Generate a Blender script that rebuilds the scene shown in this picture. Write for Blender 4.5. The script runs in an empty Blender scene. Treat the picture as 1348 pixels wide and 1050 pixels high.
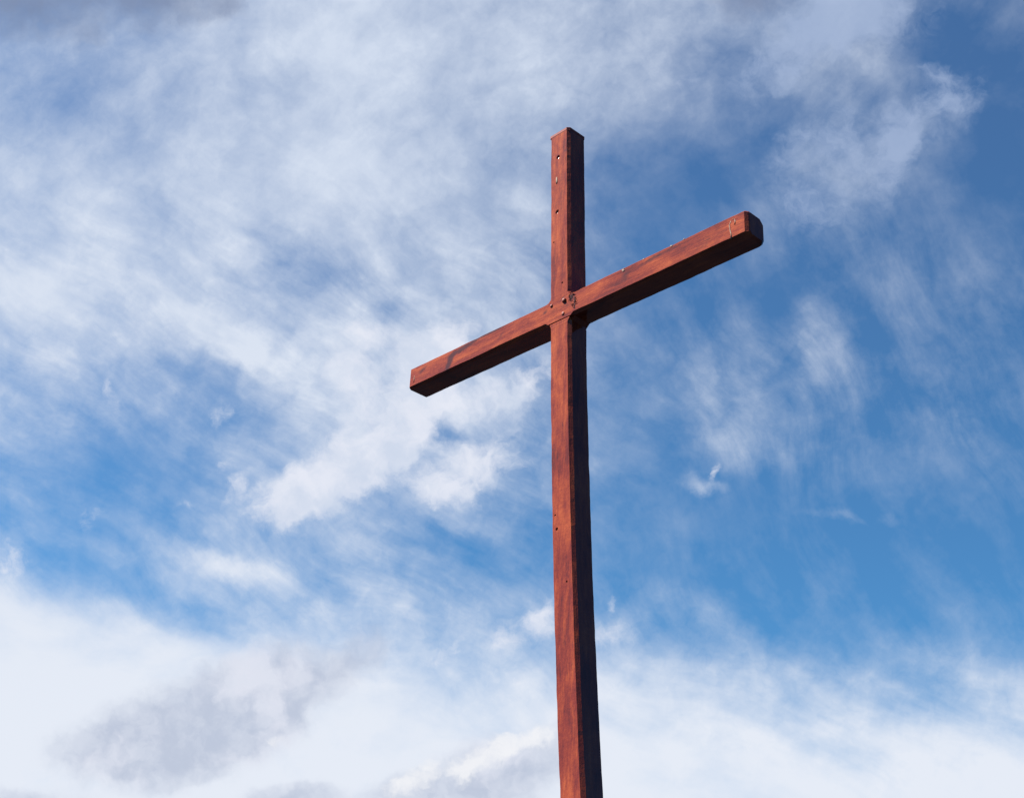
import bpy, bmesh, math, random
from mathutils import Vector, Matrix, noise as mn
random.seed(7)
scene = bpy.context.scene
col = scene.collection
rad = math.radians

# ------------------------------------------------------------------ camera
CAM = Vector((0, 0, 1.6))
PITCH, ROLL, FPX = 0.47085, 0.05309, 1726.3
ct, st = math.cos(PITCH), math.sin(PITCH)
fw = Vector((0, ct, st)); up0 = Vector((0, -st, ct)); r0 = Vector((1, 0, 0))
rt = math.cos(ROLL) * r0 + math.sin(ROLL) * up0
up = -math.sin(ROLL) * r0 + math.cos(ROLL) * up0
cam_d = bpy.data.cameras.new('camera')
cam = bpy.data.objects.new('camera', cam_d); col.objects.link(cam)
M = Matrix((rt, up, -fw)).transposed().to_4x4(); M.translation = CAM
cam.matrix_world = M
cam_d.sensor_width = 36; cam_d.lens = FPX / 1348 * 36
cam_d.clip_start = 0.1; cam_d.clip_end = 8000
scene.camera = cam

# ------------------------------------------------------------------ exposure
vs = scene.view_settings
vs.view_transform = 'Standard'; vs.look = 'None'; vs.gamma = 1; vs.use_curve_mapping = False
vs.exposure = 1.9
EXPO = 2 ** 1.9

# ------------------------------------------------------------------ sun (from the left, a little over 40 degrees up)
SUN_EL, SUN_AZ = rad(52), rad(271)
sd = bpy.data.lights.new('sun', 'SUN'); sd.energy = 5.0; sd.angle = rad(0.5); sd.color = (1.0, 0.94, 0.86)
sun = bpy.data.objects.new('sun', sd); col.objects.link(sun)
sdir = Vector((math.sin(SUN_AZ) * math.cos(SUN_EL), math.cos(SUN_AZ) * math.cos(SUN_EL), math.sin(SUN_EL)))
sun.rotation_euler = sdir.to_track_quat('Z', 'Y').to_euler(); sun.location = (-20, 0, 20)

# ------------------------------------------------------------------ world: sky and clouds by direction
world = bpy.data.worlds.new('World'); scene.world = world; world.use_nodes = True
nt = world.node_tree; nt.nodes.clear()
def N(t, **k):
    n = nt.nodes.new(t)
    for a, b in k.items(): setattr(n, a, b)
    return n
def put(sock, v):
    if isinstance(v, bpy.types.NodeSocket): nt.links.new(v, sock)
    else: sock.default_value = v
def m(op, a, b=0.0, c=None, clamp=False):
    n = N('ShaderNodeMath', operation=op); n.use_clamp = clamp
    put(n.inputs[0], a); put(n.inputs[1], b)
    if c is not None: put(n.inputs[2], c)
    return n.outputs[0]
def v3(op, a, b=None, s=None):
    n = N('ShaderNodeVectorMath', operation=op); put(n.inputs[0], a)
    if b is not None: put(n.inputs[1], b)
    if s is not None: put(n.inputs['Scale'], s)
    return n.outputs['Value'] if op in ('DOT_PRODUCT', 'LENGTH') else n.outputs['Vector']
def comb(x, y, z=0.0):
    n = N('ShaderNodeCombineXYZ'); put(n.inputs[0], x); put(n.inputs[1], y); put(n.inputs[2], z); return n.outputs[0]
def mapr(v, a, b, c=0.0, d=1.0, kind='SMOOTHSTEP'):
    n = N('ShaderNodeMapRange'); n.interpolation_type = kind
    put(n.inputs['Value'], v)
    n.inputs['From Min'].default_value = a; n.inputs['From Max'].default_value = b
    put(n.inputs['To Min'], c); put(n.inputs['To Max'], d)
    return n.outputs['Result']
def fbm(v, scale, detail=8, rough=0.58, dist=0.0, lac=2.0, color=False):
    n = N('ShaderNodeTexNoise'); n.noise_dimensions = '3D'
    put(n.inputs['Vector'], v); n.inputs['Scale'].default_value = scale
    n.inputs['Detail'].default_value = detail; n.inputs['Roughness'].default_value = rough
    n.inputs['Lacunarity'].default_value = lac; n.inputs['Distortion'].default_value = dist
    return n.outputs['Color'] if color else n.outputs['Fac']
def mixc(f, a, b):
    n = N('ShaderNodeMix', data_type='RGBA'); n.clamp_factor = True
    put(n.inputs[0], f); put(n.inputs[6], a); put(n.inputs[7], b); return n.outputs[2]
def mixf(f, a, b):
    n = N('ShaderNodeMix', data_type='FLOAT'); n.clamp_factor = True
    put(n.inputs[0], f); put(n.inputs[2], a); put(n.inputs[3], b); return n.outputs[0]
def rot_scale(v, ang, sx, sy, off=0.0):
    """coordinates turned so that x runs along a streak direction (degrees, chart y down)"""
    n = N('ShaderNodeMapping', vector_type='TEXTURE'); put(n.inputs['Vector'], v)
    n.inputs['Rotation'].default_value = (0, 0, rad(ang))
    n.inputs['Scale'].default_value = (1 / sx, 1 / sy, 1)
    n.inputs['Location'].default_value = (off, off * 1.7, off * 0.3)
    return n.outputs[0]
def lin(c): c /= 255; return c / 12.92 if c <= .04045 else ((c + .055) / 1.055) ** 2.4
def C(r, g, b, k=1.0): return (lin(r) * k / EXPO, lin(g) * k / EXPO, lin(b) * k / EXPO, 1)

D = N('ShaderNodeTexCoord').outputs['Generated']
# a tangent chart of the sky dome, fixed in the world (27 degrees above the horizon, due +Y)
Z = v3('DOT_PRODUCT', D, tuple(fw)); Zc = m('MAXIMUM', Z, 0.12)
PX = m('MULTIPLY_ADD', m('DIVIDE', v3('DOT_PRODUCT', D, tuple(rt)), Zc), FPX / 100, 6.74)
PY = m('MULTIPLY_ADD', m('DIVIDE', v3('DOT_PRODUCT', D, tuple(up)), Zc), -FPX / 100, 5.25)
P = comb(PX, PY)
def warp(v, scale, amp, detail=3, rough=.5):
    c = fbm(v, scale, detail, rough, color=True)
    c = v3('SUBTRACT', c, (.5, .5, .5))
    c = v3('MULTIPLY', c, (amp, amp, 0))
    return v3('ADD', v, c)
P1 = warp(P, 0.75, 1.0, 4, .55)          # for the veil
PS = warp(P, 0.42, 1.1, 1, .4)           # for the fibres
P2 = warp(P, 2.2, 0.42, 6, .6)           # for crisp puffs
s2 = N('ShaderNodeSeparateXYZ'); put(s2.inputs[0], P2); P2S = (s2.outputs[0], s2.outputs[1])
GRID = [
 [130,150,150,195,215,215,208,200,195,190,135,158,170,100,95],
 [152,165,175,200,200,215,205,205,190,185,115,160,170,68,80],
 [165,155,168,200,210,215,195,190,165,145,110,110,130,100,78],
 [200,190,205,195,215,205,190,180,150,92,88,130,140,85,65],
 [190,205,205,205,210,205,205,180,140,72,85,110,115,80,80],
 [215,218,205,200,165,185,195,195,120,85,72,90,100,95,100],
 [205,190,175,205,188,205,205,185,110,92,115,125,88,100,90],
 [160,165,128,145,190,195,190,185,110,95,125,110,110,95,85],
 [118,110,95,135,175,185,175,160,115,85,105,105,90,85,80],
 [105,98,105,118,170,150,135,112,118,90,70,80,80,75,70],
 [155,92,150,175,150,138,108,95,95,85,75,75,70,70,70],
 [222,205,170,140,185,180,160,145,150,130,105,80,78,88,92],
 [230,226,215,215,220,222,210,190,200,195,175,150,130,130,160],
 [230,228,222,222,228,230,220,205,225,222,215,205,195,190,195],
 [232,228,225,228,230,230,225,215,232,230,230,228,225,220,222]]
def grid_field(p):
    s = N('ShaderNodeSeparateXYZ'); put(s.inputs[0], p)
    fx = m('DIVIDE', s.outputs[0], 13.48)
    fy = m('DIVIDE', s.outputs[1], 0.75)
    tot = None
    for j, row in enumerate(GRID):
        n = N('ShaderNodeValToRGB'); put(n.inputs[0], fx if tot is None else m('MULTIPLY_ADD', tot, 1e-7, fx))
        cr = n.color_ramp; cr.interpolation = 'B_SPLINE'
        k = len(row)
        for i, R in enumerate(row):
            t = (R - 68) / 167
            q = (i / (k - 1)) * 0.999
            e = cr.elements[i] if i < 2 and False else (cr.elements[0] if i == 0 else (cr.elements[-1] if i == k - 1 else cr.elements.new(q)))
            e.position = q; e.color = (max(t, 0),) * 3 + (1,)
        if j == 0: yy = m('MAXIMUM', fy, 0.0)
        fyc = yy if j == 0 else fyc
        if j == 0: fyc = m('MINIMUM', yy, float(len(GRID) - 1))
        w = m('SUBTRACT', 1.0, m('ABSOLUTE', m('SUBTRACT', fyc, float(j))), clamp=True)
        tot = m('MULTIPLY', n.outputs[0], w) if tot is None else m('MULTIPLY_ADD', n.outputs[0], w, tot)
    return tot
def blob(p, x, y, a, b, ang, amt, tot):
    """soft elongated patch: centre, half lengths, direction, amount"""
    # the running total rides along in z (scaled to nothing) so that the patches are evaluated one after another
    if tot is not None:
        s_ = p if isinstance(p, tuple) else None
        p = comb(s_[0], s_[1], tot)
    else: p = comb(p[0], p[1])
    n = N('ShaderNodeMapping', vector_type='TEXTURE'); put(n.inputs['Vector'], p)
    n.inputs['Location'].default_value = (x, y, 0); n.inputs['Rotation'].default_value = (0, 0, rad(ang))
    n.inputs['Scale'].default_value = (a, b, 1e7)
    r = v3('LENGTH', n.outputs[0])
    f = mapr(r, 0.0, 1.0, float(amt), 0.0)
    return m('ADD', tot, f) if tot is not None else f

# fibrous detail
S1 = fbm(rot_scale(PS, 35, 0.55, 1.9), 1.0, 9, .60, .1)
S2 = fbm(rot_scale(PS, 62, 0.60, 1.7, 7.3), 1.0, 9, .62, .1)
S3 = fbm(rot_scale(PS, -38, 0.8, 1.3, 3.1), 1.0, 8, .60, .15)
S4 = fbm(rot_scale(PS, 24, 0.28, 1.1, 1.9), 1.0, 7, .52, .1)
IS = fbm(P2, 1.2, 9, .64)
SEP = N('ShaderNodeSeparateXYZ'); put(SEP.inputs[0], PS)
right = mapr(SEP.outputs[0], 7.0, 9.5)
upper = mapr(SEP.outputs[1], 3.6, 1.6)
low = mapr(SEP.outputs[1], 7.6, 9.0)
st_ = mixf(right, S1, S2)
st_ = mixf(low, st_, S4)
st_ = mixf(m('MULTIPLY', upper, 0.8), st_, S3)
det = m('ADD', m('MULTIPLY', m('SUBTRACT', st_, .5), mixf(right, .95, 1.1)), m('MULTIPLY', m('SUBTRACT', IS, .5), 0.95))
base = grid_field(warp(P1, 2.6, 0.30, 5, .6))
VEIL = [   # x, y, half length, half width, direction, amount
 (.9,.95,1.1,.6,-20,-.08),(3.5,1.25,.9,.4,-30,-.14),(2.2,2.75,.7,.3,30,-.12),
 (4.2,3.5,1.5,.45,25,-.30),(2.7,5.0,1.4,.40,28,-.28),(2.4,6.15,1.5,.6,25,-.14),(.7,6.85,1.4,.35,15,-.05),
 (1.9,7.75,2.2,.40,22,-.16),(5.85,5.72,.4,.24,10,-.35),(5.1,4.15,.7,.26,-20,-.2),
 (8.4,2.7,.9,.8,20,-.1),(9.45,2.5,.6,.5,0,-.16),(10.3,3.9,.5,.9,20,-.2),(12.3,.7,.8,1.0,0,-.3),(13.2,2.0,.6,.8,0,-.2),(8.0,6.6,1.0,.5,30,-.1),
 (3.1,4.5,1.9,.45,31,.35),(.5,3.9,1.2,.7,20,.15),(3.0,7.45,1.3,.34,14,.42),(4.9,7.6,1.1,.5,50,.25),(1.7,8.15,2.2,.25,21,.1),(6.4,7.0,1.3,.3,25,.15),
 (9.7,5.9,.9,.45,15,.3),(9.25,4.9,.45,.95,-5,.25),(10.8,4.6,.5,.9,10,.3),(12.7,5.7,1.1,.26,60,.2),(9.22,6.36,.42,.17,8,.42),(9.4,6.4,.3,.12,10,.2),(11.3,6.82,.9,.12,8,.25),(10.1,3.1,.7,.25,60,.1),
 (9.6,8.3,1.9,.3,30,.2),(12.6,8.7,1.8,.35,20,.2),(4.3,.7,1.4,.9,0,.12),(4.6,2.2,1.5,.7,20,.12)]
for b_ in VEIL: base = blob(P2S, *b_, base)
base = mapr(base, .0, 1.0, 0.0, 1.0, 'LINEAR')
mid = m('ADD', 0.5, m('MULTIPLY', m('MULTIPLY', base, m('SUBTRACT', 1.0, base, clamp=True)), 2.6))
calm = 1.0
calm = m('MULTIPLY', calm, mixf(mapr(PY, 4.2, 2.2), 1.0, .8))
t = m('ADD', base, m('MULTIPLY', det, m('MULTIPLY', mid, calm)), clamp=True)
# the smooth low sheet of cloud: its upper edge sinks from the left, then frays to the right of the cross
def curve(fac, pts, scale):
    n = N('ShaderNodeValToRGB'); put(n.inputs[0], fac); cr = n.color_ramp; cr.interpolation = 'CARDINAL'
    for i, (x, y) in enumerate(pts):
        e = cr.elements[0] if i == 0 else (cr.elements[-1] if i == len(pts) - 1 else cr.elements.new(x / 13.48))
        e.position = x / 13.48; e.color = (y / scale,) * 3 + (1,)
    return m('MULTIPLY', n.outputs[0], scale)
sw = N('ShaderNodeSeparateXYZ'); put(sw.inputs[0], warp(P, 1.3, .20, 6, .58))
fx_ = m('DIVIDE', sw.outputs[0], 13.48)
edge = curve(fx_, [(0, 7.2), (1, 7.45), (2, 7.8), (3, 8.15), (3.6, 8.38), (4.6, 8.45), (5.6, 8.6), (6.6, 8.85), (7.6, 8.45), (8.4, 8.2), (9.6, 8.5), (10.8, 8.75), (12, 8.8), (13.48, 8.6)], 12)
width = curve(fx_, [(0, .85), (2, .75), (3.6, .7), (4.6, .9), (6.6, 1.1), (8.0, 2.2), (13.48, 2.5)], 3)
sh = m('DIVIDE', m('SUBTRACT', sw.outputs[1], edge), width)
sh = m('ADD', sh, m('MULTIPLY', m('SUBTRACT', S4, .5), mapr(PX, 3.0, 6.5, .45, 1.5)))
soft = fbm(v3('ADD', v3('MULTIPLY', PS, (.45, 1.2, 1)), (2.2, 5.1, 0)), .9, 7, .55)
sheet = m('MULTIPLY', mapr(sh, 0.0, 1.0, 0.0, 1.0), mapr(soft, .36, .64, .56, 1.0))
t = m('MULTIPLY_ADD', m('SUBTRACT', 1.0, t), sheet, t)
hz = mapr(PX, 7.5, 3.0, .045, .10)
t = m('MULTIPLY_ADD', t, m('SUBTRACT', 1.0, hz), hz)
alpha = m('DIVIDE', m('SUBTRACT', m('POWER', m('MULTIPLY_ADD', t, .655, .267), 2.2), .0547), .775, clamp=True)

sky = N('ShaderNodeTexSky', sky_type='NISHITA'); sky.sun_disc = False
sky.sun_elevation = SUN_EL; sky.sun_rotation = SUN_AZ; sky.altitude = 300; sky.air_density = 1.0; sky.dust_density = 0.4; sky.ozone_density = 2.0
SKYK = 0.038
tint = mixc(mapr(PY, 0, 8.5), (SKYK * .39, SKYK * .68, SKYK * .89, 1), (SKYK * .31, SKYK * .74, SKYK * .97, 1))
blue = v3('MULTIPLY', sky.outputs[0], tint)
vcol = mixc(mapr(PY, 0, 10.5), C(210, 221, 239), C(230, 236, 247))
skyc = mixc(alpha, blue, vcol)

# cumulus: crisp white puffs and grey-bellied banks
PUFF = [
 (4.62,4.95,.52,1.0,4,1.1),(5.0,4.42,.5,.25,0,.6),(5.8,4.65,1.0,.55,-35,1.05),(5.45,5.1,1.1,.85,-62,.95),(5.9,5.2,.6,.4,0,.4),(5.7,6.1,1.2,.5,5,.6),(5.0,5.9,1.25,.65,-35,1.0),
 (4.3,6.3,1.35,.6,-28,1.05),(3.85,6.6,1.0,.5,-15,.85),(6.5,5.3,.9,.5,-20,.75),(6.3,6.1,1.3,.5,-25,.75),(7.1,4.95,.7,.35,-20,.6),(5.8,6.5,1.0,.3,10,.5),
 (3.1,6.4,.38,.26,-60,.5),(1.25,6.75,.45,.25,-60,.32),(2.5,6.65,.2,.12,0,.55),(2.95,5.45,.4,.25,-40,.45),(1.45,5.2,.14,.5,-15,.4),(2.95,6.1,.3,.15,-50,.45),
 (9.4,6.22,.07,.25,10,.4),(12.3,1.45,1.2,.6,-28,.7),(11.8,2.1,.4,.9,20,.7),(10.9,2.2,1.5,1.1,-50,.65),(12.4,1.0,.5,.25,10,.5),(10.7,.55,1.9,.7,-38,.9),(11.3,.1,1.5,.9,0,.8),(9.1,1.05,.4,.22,-30,.4),
 (0.05,7.35,.5,.45,0,.6),(6.85,8.35,1.0,.35,-28,.55),(7.12,8.1,.35,.45,0,.45),(8.07,7.92,.10,.25,0,.4),(8.05,8.35,.6,.35,0,.35),(5.9,8.6,.5,.25,-30,.4)]
pf = None
for b_ in PUFF: pf = blob(P2S, *b_, pf)
pn = fbm(P2, 2.0, 9, .64, .1)
po = mapr(m('ADD', pf, m('MULTIPLY', m('SUBTRACT', pn, .5), 2.4)), .06, 1.1)
po = m('MULTIPLY', po, mapr(pf, 0.0, .25))
pv = fbm(v3('ADD', P2, (7.1, 3.2, 4.0)), 1.4, 6, .6)
pcol = mixc(mapr(pv, .35, .62), C(212, 221, 238), C(233, 236, 247))
ur = m('MULTIPLY', mapr(PX, 8.0, 9.5), mapr(PY, 4.5, 3.0))
pcol = mixc(ur, pcol, C(166, 184, 216))
skyc = mixc(m('MULTIPLY', po, mixf(ur, .9, .75)), skyc, pcol)
BANK = [
 (2.7,9.5,2.6,1.0,-20,1.15),(3.5,9.1,1.3,.9,-30,.9),(1.6,9.8,1.5,.7,0,.6),(4.6,8.7,1.0,.5,-30,.7),(3.3,9.8,1.2,.5,-15,.5),
 (6.6,10.15,1.9,.75,-15,1.1),(5.3,10.5,.9,.5,0,.6),(3.9,10.5,1.1,.35,0,.6),(0.3,10.6,1.4,.4,5,.6),
 (0.2,-.4,3.6,1.3,6,.95),(2.4,-.1,1.5,.7,0,.45),(9.9,-.1,1.0,.6,-10,.9)]
bf = None
for b_ in BANK: bf = blob(P2S, *b_, bf)
bn = fbm(v3('ADD', P2, (4.1, 9.2, 1.0)), 1.2, 8, .58, .1)
bo = mapr(m('ADD', bf, m('MULTIPLY', m('SUBTRACT', bn, .5), 1.5)), -.02, 1.0)
bo = m('MULTIPLY', bo, mapr(bf, 0.0, .3))
bn2 = fbm(v3('ADD', P2, (2.3, 5.5, 3.0)), .95, 8, .56)
rim = mapr(bn2, .48, .66)
topc = mixc(mapr(PY, 2, 7), C(128, 142, 172), C(184, 194, 215))
bn3 = fbm(v3('ADD', P2, (8.3, 1.5, 6.0)), 2.6, 9, .62)
bcol = mixc(m('MULTIPLY', rim, mapr(PY, 4, 7)), topc, C(224, 227, 240))
bcol = mixc(m('MULTIPLY', mapr(bn3, .38, .66), mapr(PY, 4, 7, 0, .55)), bcol, C(216, 222, 236))
skyc = mixc(m('MULTIPLY', bo, .85), skyc, bcol)
CREST = [(6.35,10.0,.8,.32,-28,1.0),(6.95,9.75,.5,.28,-15,.9),(5.5,10.25,.9,.3,-25,.9),(3.7,9.75,.4,.14,-30,.4)]   # sunlit cauliflower tops
cf = None
for b_ in CREST: cf = blob(P2S, *b_, cf)
co = m('MULTIPLY', mapr(m('ADD', cf, m('MULTIPLY', m('SUBTRACT', pn, .5), 2.8)), .15, 1.0), mapr(cf, 0, .3))
skyc = mixc(m('MULTIPLY', co, .9), skyc, C(243, 244, 248))

# the rest of the dome, outside the chart: thin wisps on clear blue
G = fbm(v3('MULTIPLY', D, (1, 1, 2.2)), 2.2, 8, .6, .4)
gw = m('MULTIPLY', mapr(G, .52, .75), .15)
other = mixc(gw, v3('MULTIPLY', blue, (.6, .78, .95)), C(205, 216, 238))
inside = m('MULTIPLY', mapr(Z, .55, .75), mapr(m('ABSOLUTE', m('SUBTRACT', PX, 6.74)), 12.5, 9.0))
fin = mixc(inside, other, skyc)
bg = N('ShaderNodeBackground'); put(bg.inputs[0], fin); bg.inputs[1].default_value = 1.0
out = N('ShaderNodeOutputWorld'); nt.links.new(bg.outputs[0], out.inputs[0])
world.cycles.sampling_method = 'MANUAL'; world.cycles.sample_map_resolution = 512

# ------------------------------------------------------------------ materials
def newmat(name):
    global nt
    mt = bpy.data.materials.new(name); mt.use_nodes = True; nt = mt.node_tree; nt.nodes.clear()
    b = N('ShaderNodeBsdfPrincipled'); o = N('ShaderNodeOutputMaterial'); nt.links.new(b.outputs[0], o.inputs[0])
    return mt, b
def timber(name, axis):
    """dark red-brown stained timber; axis = grain direction in the cross's own frame"""
    mt, b = newmat(name)
    T = N('ShaderNodeTexCoord').outputs['Object']
    along = (.10, 1, 1) if axis == 'x' else (1, 1, .10)
    Tw = v3('ADD', T, v3('SCALE', v3('SUBTRACT', fbm(T, 3.0, 3, .5, color=True), (.5, .5, .5)), s=.055))
    g1 = fbm(v3('MULTIPLY', Tw, along), 26, 8, .65, .4)
    g2 = fbm(v3('MULTIPLY', Tw, along), 90, 5, .6)
    big = fbm(v3('MULTIPLY', Tw, (.45, 1, 1) if axis == 'x' else (1, 1, .45)), 5.5, 5, .6, .6)
    fine = fbm(T, 60, 6, .7)
    f = m('ADD', m('MULTIPLY', m('SUBTRACT', g1, .5), 1.5), m('MULTIPLY', m('SUBTRACT', big, .5), 1.5))
    f = m('ADD', f, m('MULTIPLY', m('SUBTRACT', fine, .5), .75))
    f = m('ADD', m('ADD', f, m('MULTIPLY', m('SUBTRACT', g2, .5), .6)), .52, clamp=True)
    r = N('ShaderNodeValToRGB'); put(r.inputs[0], f); cr = r.color_ramp
    cr.elements[0].position = 0.0; cr.elements[0].color = (0.0606, 0.0099, 0.0068, 1)
    cr.elements[1].position = 1.0; cr.elements[1].color = (0.2550, 0.0560, 0.0150, 1)
    e = cr.elements.new(.35); e.color = (0.1200, 0.0170, 0.0080, 1)
    e = cr.elements.new(.68); e.color = (0.1850, 0.0335, 0.0105, 1)
    c = r.outputs[0]
    # stains with a shape of their own: (x, z, half length, half height, angle, amount)
    if axis == 'x':
        STAIN = [(-1.20, 6.50, .15, .055, 55, .95), (-1.05, 6.575, .30, .045, 8, .9), (-.72, 6.60, .28, .03, 0, .8), (-.62, 6.53, .12, .035, 30, .45),
                 (-1.53, 6.56, .13, .045, 20, .65), (-.15, 6.555, .05, .03, 30, .8), (.12, 6.575, .045, .05, 0, .95), (.152, 6.52, .012, .10, 0, 1.1),
                 (.03, 6.60, .07, .02, 20, .6), (.63, 6.54, .10, .07, 60, .6), (.95, 6.57, .38, .028, 4, .6), (-1.58, 6.45, .1, .03, 0, .4),
                 (1.28, 6.48, .2, .05, 15, .35)]
    else:
        STAIN = [(.02, 7.95, .05, .03, 0, .5), (-.02, 7.55, .03, .3, 4, .35), (.06, 7.2, .02, .3, 0, .3), (-.075, 6.9, .02, 1.2, 0, .45),
                 (-.03, 4.2, .025, .5, 1, .4), (.03, 3.3, .02, .6, 0, .4), (.01, 5.4, .06, .2, 0, .3), (.02, 8.03, .012, .1, 0, .5), (-.08, 4.4, .02, 2.2, 0, .4)]
    sx = N('ShaderNodeSeparateXYZ'); put(sx.inputs[0], Tw)
    Q = (sx.outputs[0], sx.outputs[2])
    along2 = (.045, 1, 1) if axis == 'x' else (1, 1, .045)
    ck = fbm(v3('ADD', v3('MULTIPLY', Tw, along2), (3.3, 1.1, 5.2)), 34, 4, .55)
    ck = mapr(m('ABSOLUTE', m('SUBTRACT', ck, .5)), .0, .014, 1.0, 0.0)
    ckm = mapr(fbm(T, 4.5, 3, .5), .50, .62)
    ck = m('MULTIPLY', ck, ckm)
    c = mixc(m('MULTIPLY', ck, .75), c, (0.0227, 0.0061, 0.0061, 1))
    tot = None
    for x, z, a, bb, an, am in STAIN: tot = blob(Q, x, z, a, bb, an, am, tot)
    sn = m('ADD', m('MULTIPLY', fbm(T, 16, 8, .72), .7), m('MULTIPLY', g2, .3))
    tot = m('MULTIPLY', mapr(m('MULTIPLY_ADD', m('SUBTRACT', sn, .5), 2.2, tot), .10, .85), mapr(tot, 0, .12, 0, .86))
    c = mixc(tot, c, (0.0265, 0.0091, 0.0106, 1))
    put(b.inputs['Base Color'], c)
    b.inputs['Roughness'].default_value = .85; b.inputs['Specular IOR Level'].default_value = .05
    b.inputs['Coat Weight'].default_value = .6; b.inputs['Coat Roughness'].default_value = .10; b.inputs['Coat IOR'].default_value = 1.5   # clear coat added so the shaded faces reflect blue sky
    bump = N('ShaderNodeBump'); bump.inputs['Strength'].default_value = .55; bump.inputs['Distance'].default_value = .004
    put(bump.inputs['Height'], m('ADD', g1, m('ADD', m('MULTIPLY', fine, .6), m('MULTIPLY', g2, .5))))
    nt.links.new(bump.outputs[0], b.inputs['Normal'])
    return mt
def plain(name, c1, c2, scale=40, rough=.6, spec=.3, metal=0):
    mt, b = newmat(name); T = N('ShaderNodeTexCoord').outputs['Object']
    f = fbm(T, scale, 6, .65); put(b.inputs['Base Color'], mixc(mapr(f, .3, .7), (*c1, 1), (*c2, 1)))
    b.inputs['Roughness'].default_value = rough; b.inputs['Specular IOR Level'].default_value = spec; b.inputs['Metallic'].default_value = metal
    bump = N('ShaderNodeBump'); bump.inputs['Strength'].default_value = .3; bump.inputs['Distance'].default_value = .002
    put(bump.inputs['Height'], f); nt.links.new(bump.outputs[0], b.inputs['Normal'])
    return mt
M_post = timber('timber_upright', 'z'); M_bar = timber('timber_crossbeam', 'x')
M_cap = plain('painted_cap', (.13, .027, .022), (.19, .046, .038), 30, .7, .1)
M_bolt = plain('painted_bolt', (.125, .026, .016), (.195, .047, .032), 60, .6, .15)
M_white = plain('weathered_white', (.09, .045, .034), (.26, .20, .155), 50, .8, .1)
M_dark = plain('dark_fibre', (.02, .02, .018), (.06, .055, .045), 60, .9, .1)
M_ground = plain('dark_blue_ground', (.006, .009, .015), (.012, .017, .026), 1.3, .95, .05)  # unseen ground, coloured dark blue to keep bounce light on the undersides low

# ------------------------------------------------------------------ mesh helpers
def link(name, me, mat, parent):
    me.materials.append(mat); o = bpy.data.objects.new(name, me); col.objects.link(o); o.parent = parent; return o
def from_bm(name, bm, mat, parent, smooth=False):
    bmesh.ops.recalc_face_normals(bm, faces=bm.faces)
    for f in bm.faces: f.smooth = smooth
    me = bpy.data.meshes.new(name); bm.to_mesh(me); bm.free(); return link(name, me, mat, parent)
def beam(sections, axis):
    """sections: (pos, cu, cv, hu, hv, (c1,c2,c3,c4)) rings of eight; corners (-u-v),(+u-v),(+u+v),(-u+v)"""
    bm = bmesh.new(); rings = []
    for pos, cu, cv, hu, hv, ch in sections:
        pts = []
        sg = [(-1, -1), (1, -1), (1, 1), (-1, 1)]
        for i, (su, sv) in enumerate(sg):
            c = ch[i]
            a = (su * (hu - c), sv * hv); b = (su * hu, sv * (hv - c))
            pts += [b, a] if i in (0, 2) else [a, b]
        ring = []
        for u, v in pts:
            u += cu; v += cv
            co = (u, v, pos) if axis == 'z' else (pos, v, u)
            ring.append(bm.verts.new(co))
        rings.append(ring)
    for a, b in zip(rings, rings[1:]):
        for i in range(8):
            bm.faces.new((a[i], a[(i + 1) % 8], b[(i + 1) % 8], b[i]))
    bm.faces.new(rings[0]); bm.faces.new(rings[-1])
    return bm
def wob(x, k, amp, freq=3.0):
    chip = max(0, mn.noise(Vector((x * 9, k * 5.1, 4.4))) - .42) * 3
    return amp * (mn.noise(Vector((x * freq, k * 7.3, 1.7))) + .5 * mn.noise(Vector((x * freq * 4, k * 3.1, 9.2))) + .35 * mn.noise(Vector((x * 31, k * 2.1, 2.2))) + (chip if freq == 3.0 else 0))

# ------------------------------------------------------------------ the cross
ZB = 4.91781 + 1.6; HD, HH = .0932, .0929       # half depth, half height of the crossbeam
HW = .100; ZT = 6.52565 + 1.6 + .05
root = bpy.data.objects.new('wooden_cross', None); col.objects.link(root)
root.location = (.37845, 8.25024, 0); root.rotation_euler = (0, 0, -.82257)
root['label'] = 'tall red-brown stained timber cross standing alone against the cloudy blue sky'
root['category'] = 'cross'
def bow(z):
    k = -.0437; c = .00761
    if z >= 3.0: return k * (z - ZB) + (c * (z - ZB) ** 2 if z < ZB else 0)
    d = 3.0 - ZB
    return bow(3.0) + (k + 2 * c * d) * (z - 3.0)
HW = .100
# post: front = -v side. Its right front and left front arrises are chamfered, and the chamfers stop short of the joint.
def post_piece(z0, z1, joint_at_top, cap_end):
    secs = []; n = max(8, int((z1 - z0) / .025))
    for i in range(n + 1):
        z = z0 + (z1 - z0) * i / n
        dj = (z1 - z) if joint_at_top else (z - z0)
        f = max(0.12, min(1, dj / .03)) if dj < .03 else 1
        c_r = (.022 + wob(z, 2, .003)) * f; c_l = (.013 + wob(z, 3, .004)) * f; c_b = (.012 + wob(z, 4, .003))
        secs.append((z, bow(z) + wob(z, 5, .0012, 2), wob(z, 6, .0012, 2), .1, HD, (c_l, c_r, c_b, c_b)))
    if True:   # extra rings right at the joint so the chamfer stop is short
        zj = z1 if joint_at_top else z0
        for e in (.012, .03):
            z = zj - e if joint_at_top else zj + e
            f = max(.12, e / .03)
            secs.append((z, bow(z), 0, .1, HD, (.013 * f, .022 * f, .012, .012)))
        secs.sort(key=lambda s: s[0])
    return beam(secs, 'z')
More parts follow.
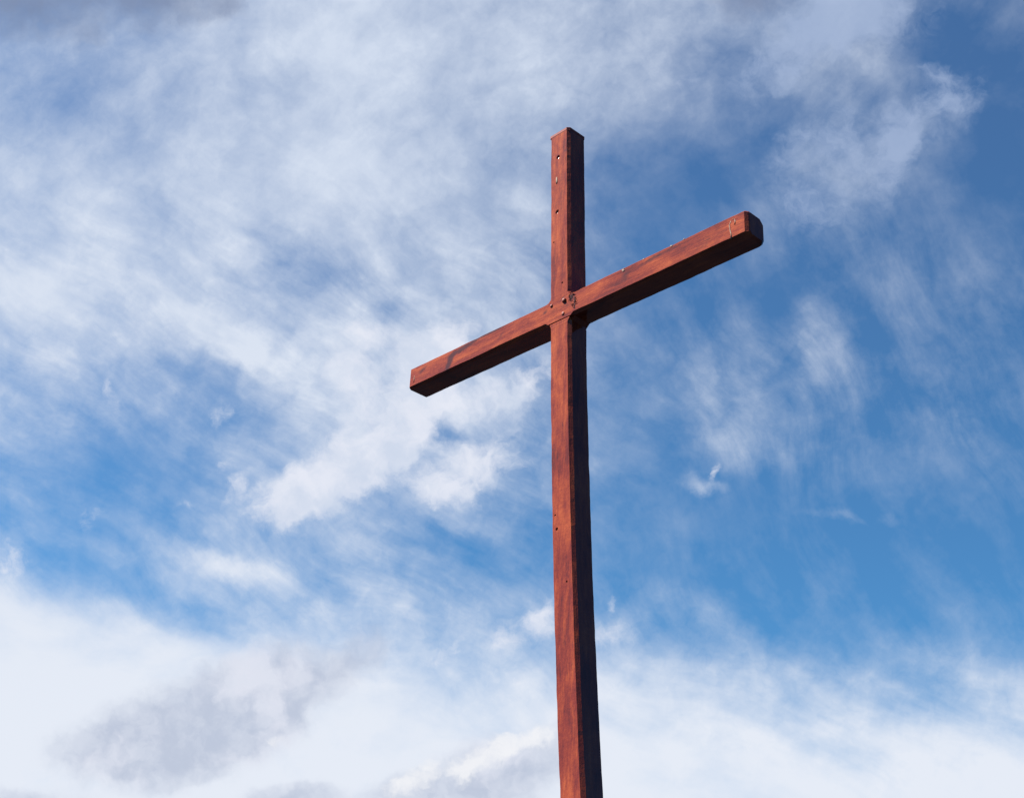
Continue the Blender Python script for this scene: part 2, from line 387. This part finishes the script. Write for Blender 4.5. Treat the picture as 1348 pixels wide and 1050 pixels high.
# the two visible lengths of the upright meet the beam with a 4 mm joint; a tenon runs through behind the half-lapped beam
GAP = .006
bm = post_piece(-.6, ZB - HH - GAP, True, False)
bm2 = post_piece(ZB + HH + .0015, ZT - .028, False, True)
tenon = beam([(ZB - HH - GAP - .05, bow(ZB), .02, .085, .06, (.002,) * 4), (ZB + HH + .05, bow(ZB), .02, .085, .06, (.002,) * 4)], 'z')
def merge(a, b):
    me = bpy.data.meshes.new('tmp'); b.to_mesh(me); b.free(); a.from_mesh(me); bpy.data.meshes.remove(me)
merge(bm, bm2); merge(bm, tenon)
post = from_bm('upright_post', bm, M_post, root)

def cham(x, base, k, lap=.112):
    """beam chamfer: fades out where the beam laps over the post"""
    d = abs(x) - lap
    f = 0.08 if d < 0 else min(1, .08 + d / .03)
    return (base + wob(x, k, .003)) * f
xs = sorted(set([round(-1.662 + i * 3.313 / 160, 4) for i in range(161)] + [s * (.112 + e) for s in (-1, 1) for e in (0, .006, .02, .032)]))
xs = [x for x in xs if -1.67 < x < 1.64]
secs = []
for x in xs:
    c_fb = cham(x, .022, 11); c_ft = cham(x, .006, 12); c_bt = .010; c_bb = cham(x, .008, 13)
    # u is up (z), v is depth; corners: (-z,-v) front bottom, (+z,-v) front top, (+z,+v), (-z,+v)
    secs.append((x, ZB - .0023 * x + wob(x, 14, .0012, 2), wob(x, 15, .001, 2), HH, HD + .0015, (c_fb, c_ft, c_bt, c_bb)))
def end(x, s, inset, ch): return (x, ZB - .0023 * x, 0, HH - inset, HD + .0015 - inset, ch)
sl, sr = -1.6797, 1.6694
secs.insert(0, (sl + .003, ZB + .004, 0, HH, HD + .0015, (.016, .005, .008, .008)))
secs.insert(0, (sl, ZB + .004, 0, HH - .004, HD - .003, (.014, .004, .006, .006)))
secs.append((sr - .016, ZB - .004, 0, HH, HD + .0015, (.022, .008, .026, .014)))
secs.append((sr + .004, ZB - .004, .002, HH - .005, HD - .014, (.018, .009, .034, .018)))
secs.append((sr + .010, ZB - .004, .002, HH - .012, HD - .022, (.016, .009, .034, .018)))
secs.sort(key=lambda s: s[0])
bar = from_bm('crossbeam', beam(secs, 'x'), M_bar, root)

# small three-cornered blocks in the inner corners of the joint
def corner_block(sx_, sz, size, v0, v1):
    bm = bmesh.new(); x0 = sx_ * .0985 + bow(ZB) ; z0 = ZB + sz * (HH - .002)
    tri = [(x0, z0), (x0 + sx_ * size, z0), (x0, z0 + sz * size)]
    a = [bm.verts.new((x, v0, z)) for x, z in tri]; b = [bm.verts.new((x, v1, z)) for x, z in tri]
    bm.faces.new(a); bm.faces.new(b)
    for i in range(3): bm.faces.new((a[i], a[(i + 1) % 3], b[(i + 1) % 3], b[i]))
    from_bm('corner_block', bm, M_post, root)
corner_block(1, -1, .036, -.068, HD - .004)
corner_block(-1, 1, .028, -HD + .004, HD - .004)

# shallow hollows of the filled bolt holes, cut out of the timber
def cut(target, places):
    bm = bmesh.new()
    for x, z, r, dep in places:
        R = (r * r + dep * dep) / (2 * dep)
        mt = Matrix.Translation((x, -HD - R + dep, z))
        bmesh.ops.create_icosphere(bm, subdivisions=4 if R < .2 else 5, radius=R, matrix=mt)
    me = bpy.data.meshes.new('cutter'); bm.to_mesh(me); bm.free()
    c = bpy.data.objects.new('cutter', me); col.objects.link(c); c.parent = root
    bpy.context.view_layer.update()
    md = target.modifiers.new('cut', 'BOOLEAN'); md.object = c; md.operation = 'DIFFERENCE'; md.solver = 'EXACT'
    dg = bpy.context.evaluated_depsgraph_get()
    new = bpy.data.meshes.new_from_object(target.evaluated_get(dg))
    target.modifiers.remove(md); old = target.data; target.data = new; bpy.data.meshes.remove(old)
    bpy.data.objects.remove(c)
def front(x, z): return x + bow(z)
cut(post, [(front(-.012, 7.924), 7.924, .020, .009), (front(-.024, 7.403), 7.403, .020, .010),
           (front(-.059, 7.137), 7.137, .007, .006), (front(.027, 6.738), 6.738, .009, .007),
           (front(-.062, 4.902), 4.902, .008, .005), (front(-.049, 4.80), 4.80, .0115, .010), (front(.029, 4.411), 4.411, .008, .006)])

# cap: a thin board on the post top, a little proud of the timber, with eased edges
zt = ZT; cx = bow(zt)
def ring(z, h, c): return (z, cx, 0, h, h - .0068, (c * .7, c * 2.2, c * .8, c * .8))
bm = beam([ring(zt - .0265, .1015, .009), ring(zt - .024, .102, .010), ring(zt - .004, .102, .010), ring(zt + .004, .095, .009)], 'z')
from_bm('cap', bm, M_cap, root)

# bolts through the half-lap
def bolt(x, z, r, h, tilt=0):
    bm = bmesh.new(); prof = [(r * 1.15, 0), (r * 1.1, h * .35), (r * .8, h * .85), (r * .35, h), (0.0005, h * 1.02)]
    n = 20; rr = []
    for q, y in prof:
        rr.append([bm.verts.new((x + q * math.cos(a), -HD - .001 - y, z + q * math.sin(a))) for a in [2 * math.pi * i / n for i in range(n)]])
    for a, b in zip(rr, rr[1:]):
        for i in range(n): bm.faces.new((a[i], a[(i + 1) % n], b[(i + 1) % n], b[i]))
    bm.faces.new(rr[0]); bm.faces.new(rr[-1])
    return from_bm('bolt', bm, M_bolt, root, True)
bolt(.047, 6.572, .017, .016); bolt(-.083, 6.578, .012, .009); bolt(.038, 6.466, .014, .007)

# paint flecks and drips: thin raised daubs lying on the timber's front face
def daub(pts, w, h=.0025, mat=None, name='paint_fleck'):
    bm = bmesh.new(); n = 8; rings = []
    for k, (x, z, s) in enumerate(pts):
        rings.append([bm.verts.new((x + w * s * math.cos(a), -HD - .0015 - max(0, h * math.sin(a)) , z)) for a in [math.pi * i / (n - 1) for i in range(n)]])
    for a, b in zip(rings, rings[1:]):
        for i in range(n - 1): bm.faces.new((a[i], a[i + 1], b[i + 1], b[i]))
        bm.faces.new((a[n - 1], a[0], b[0], b[n - 1]))
    bm.faces.new(rings[0]); bm.faces.new(rings[-1])
    return from_bm(name, bm, mat or M_white, root, True)
def lumps(x, z, r, name='bird_dropping'):
    bm = bmesh.new()
    for _ in range(5):
        mt = Matrix.Translation((x + random.uniform(-r, r), -HD - .001, z + random.uniform(-r, r) * .6)) @ Matrix.Diagonal((1.2, .5, .9, 1))
        bmesh.ops.create_icosphere(bm, subdivisions=2, radius=r * random.uniform(.35, .7), matrix=mt)
    return from_bm(name, bm, M_white, root, True)
f0 = front(-.028, 7.71)
daub([(f0, 7.675, .6), (f0 + .001, 7.69, 1), (f0, 7.715, 1), (f0 - .001, 7.735, .7)], .0085)
daub([(1.545, 6.435, .9), (1.546, 6.47, .55), (1.538, 6.51, .5), (1.535, 6.545, .6), (1.548, 6.572, .35)], .008)
daub([(1.578, 6.53, .7), (1.582, 6.555, .6), (1.575, 6.575, .4), (1.560, 6.580, .3)], .007)
daub([(-1.628, 6.475, .4), (-1.625, 6.50, .7), (-1.626, 6.535, .3)], .006)
lumps(.625, 6.592, .017); lumps(1.05, 6.600, .009); lumps(1.155, 6.607, .008); lumps(.80, 6.602, .006)

# dry stringy moss caught in the crack beside the bolts
def tuft(pts):
    bm = bmesh.new()
    for _ in range(40):
        cx_, cz_ = random.choice(pts); cx_ += random.gauss(0, .012); cz_ += random.gauss(0, .012)
        L = random.uniform(.01, .03); a = random.uniform(0, 6.28); y = -HD - .002
        p = Vector((cx_, y, cz_)); q = p + Vector((L * math.cos(a), -random.uniform(.001, .006), L * math.sin(a))); nrm = Vector((-math.sin(a), 0, math.cos(a))) * .0018
        o_ = Vector((0, -.0022, 0))
        vs_ = [bm.verts.new(v) for v in (p + nrm, p - nrm, q - nrm * .4, q + nrm * .4, p + o_, q + o_)]
        for f in ((0, 1, 2, 3), (0, 4, 5, 3), (1, 2, 5, 4), (0, 1, 4), (3, 5, 2)): bm.faces.new([vs_[i] for i in f])
    return from_bm('moss_tuft', bm, M_dark, root)
tuft([(.10, 6.59), (.12, 6.58), (.135, 6.575), (.135, 6.595), (.15, 6.55), (.145, 6.52), (.15, 6.49)])

# ------------------------------------------------------------------ ground to the horizon
bm = bmesh.new(); rings = []
for R in (0.01, 3, 8, 20, 60, 200, 700, 2500, 6000):
    rings.append([bm.verts.new((R * math.cos(a), R * math.sin(a), (0.12 if R > 15 else .03) * mn.noise(Vector((R * math.cos(a) * .05, R * math.sin(a) * .05, 0))))) for a in [2 * math.pi * i / 48 for i in range(48)]])
for a, b in zip(rings, rings[1:]):
    for i in range(48): bm.faces.new((a[i], a[(i + 1) % 48], b[(i + 1) % 48], b[i]))
bm.faces.new(rings[0])
g = from_bm('ground', bm, M_ground, None, True); g['kind'] = 'structure'
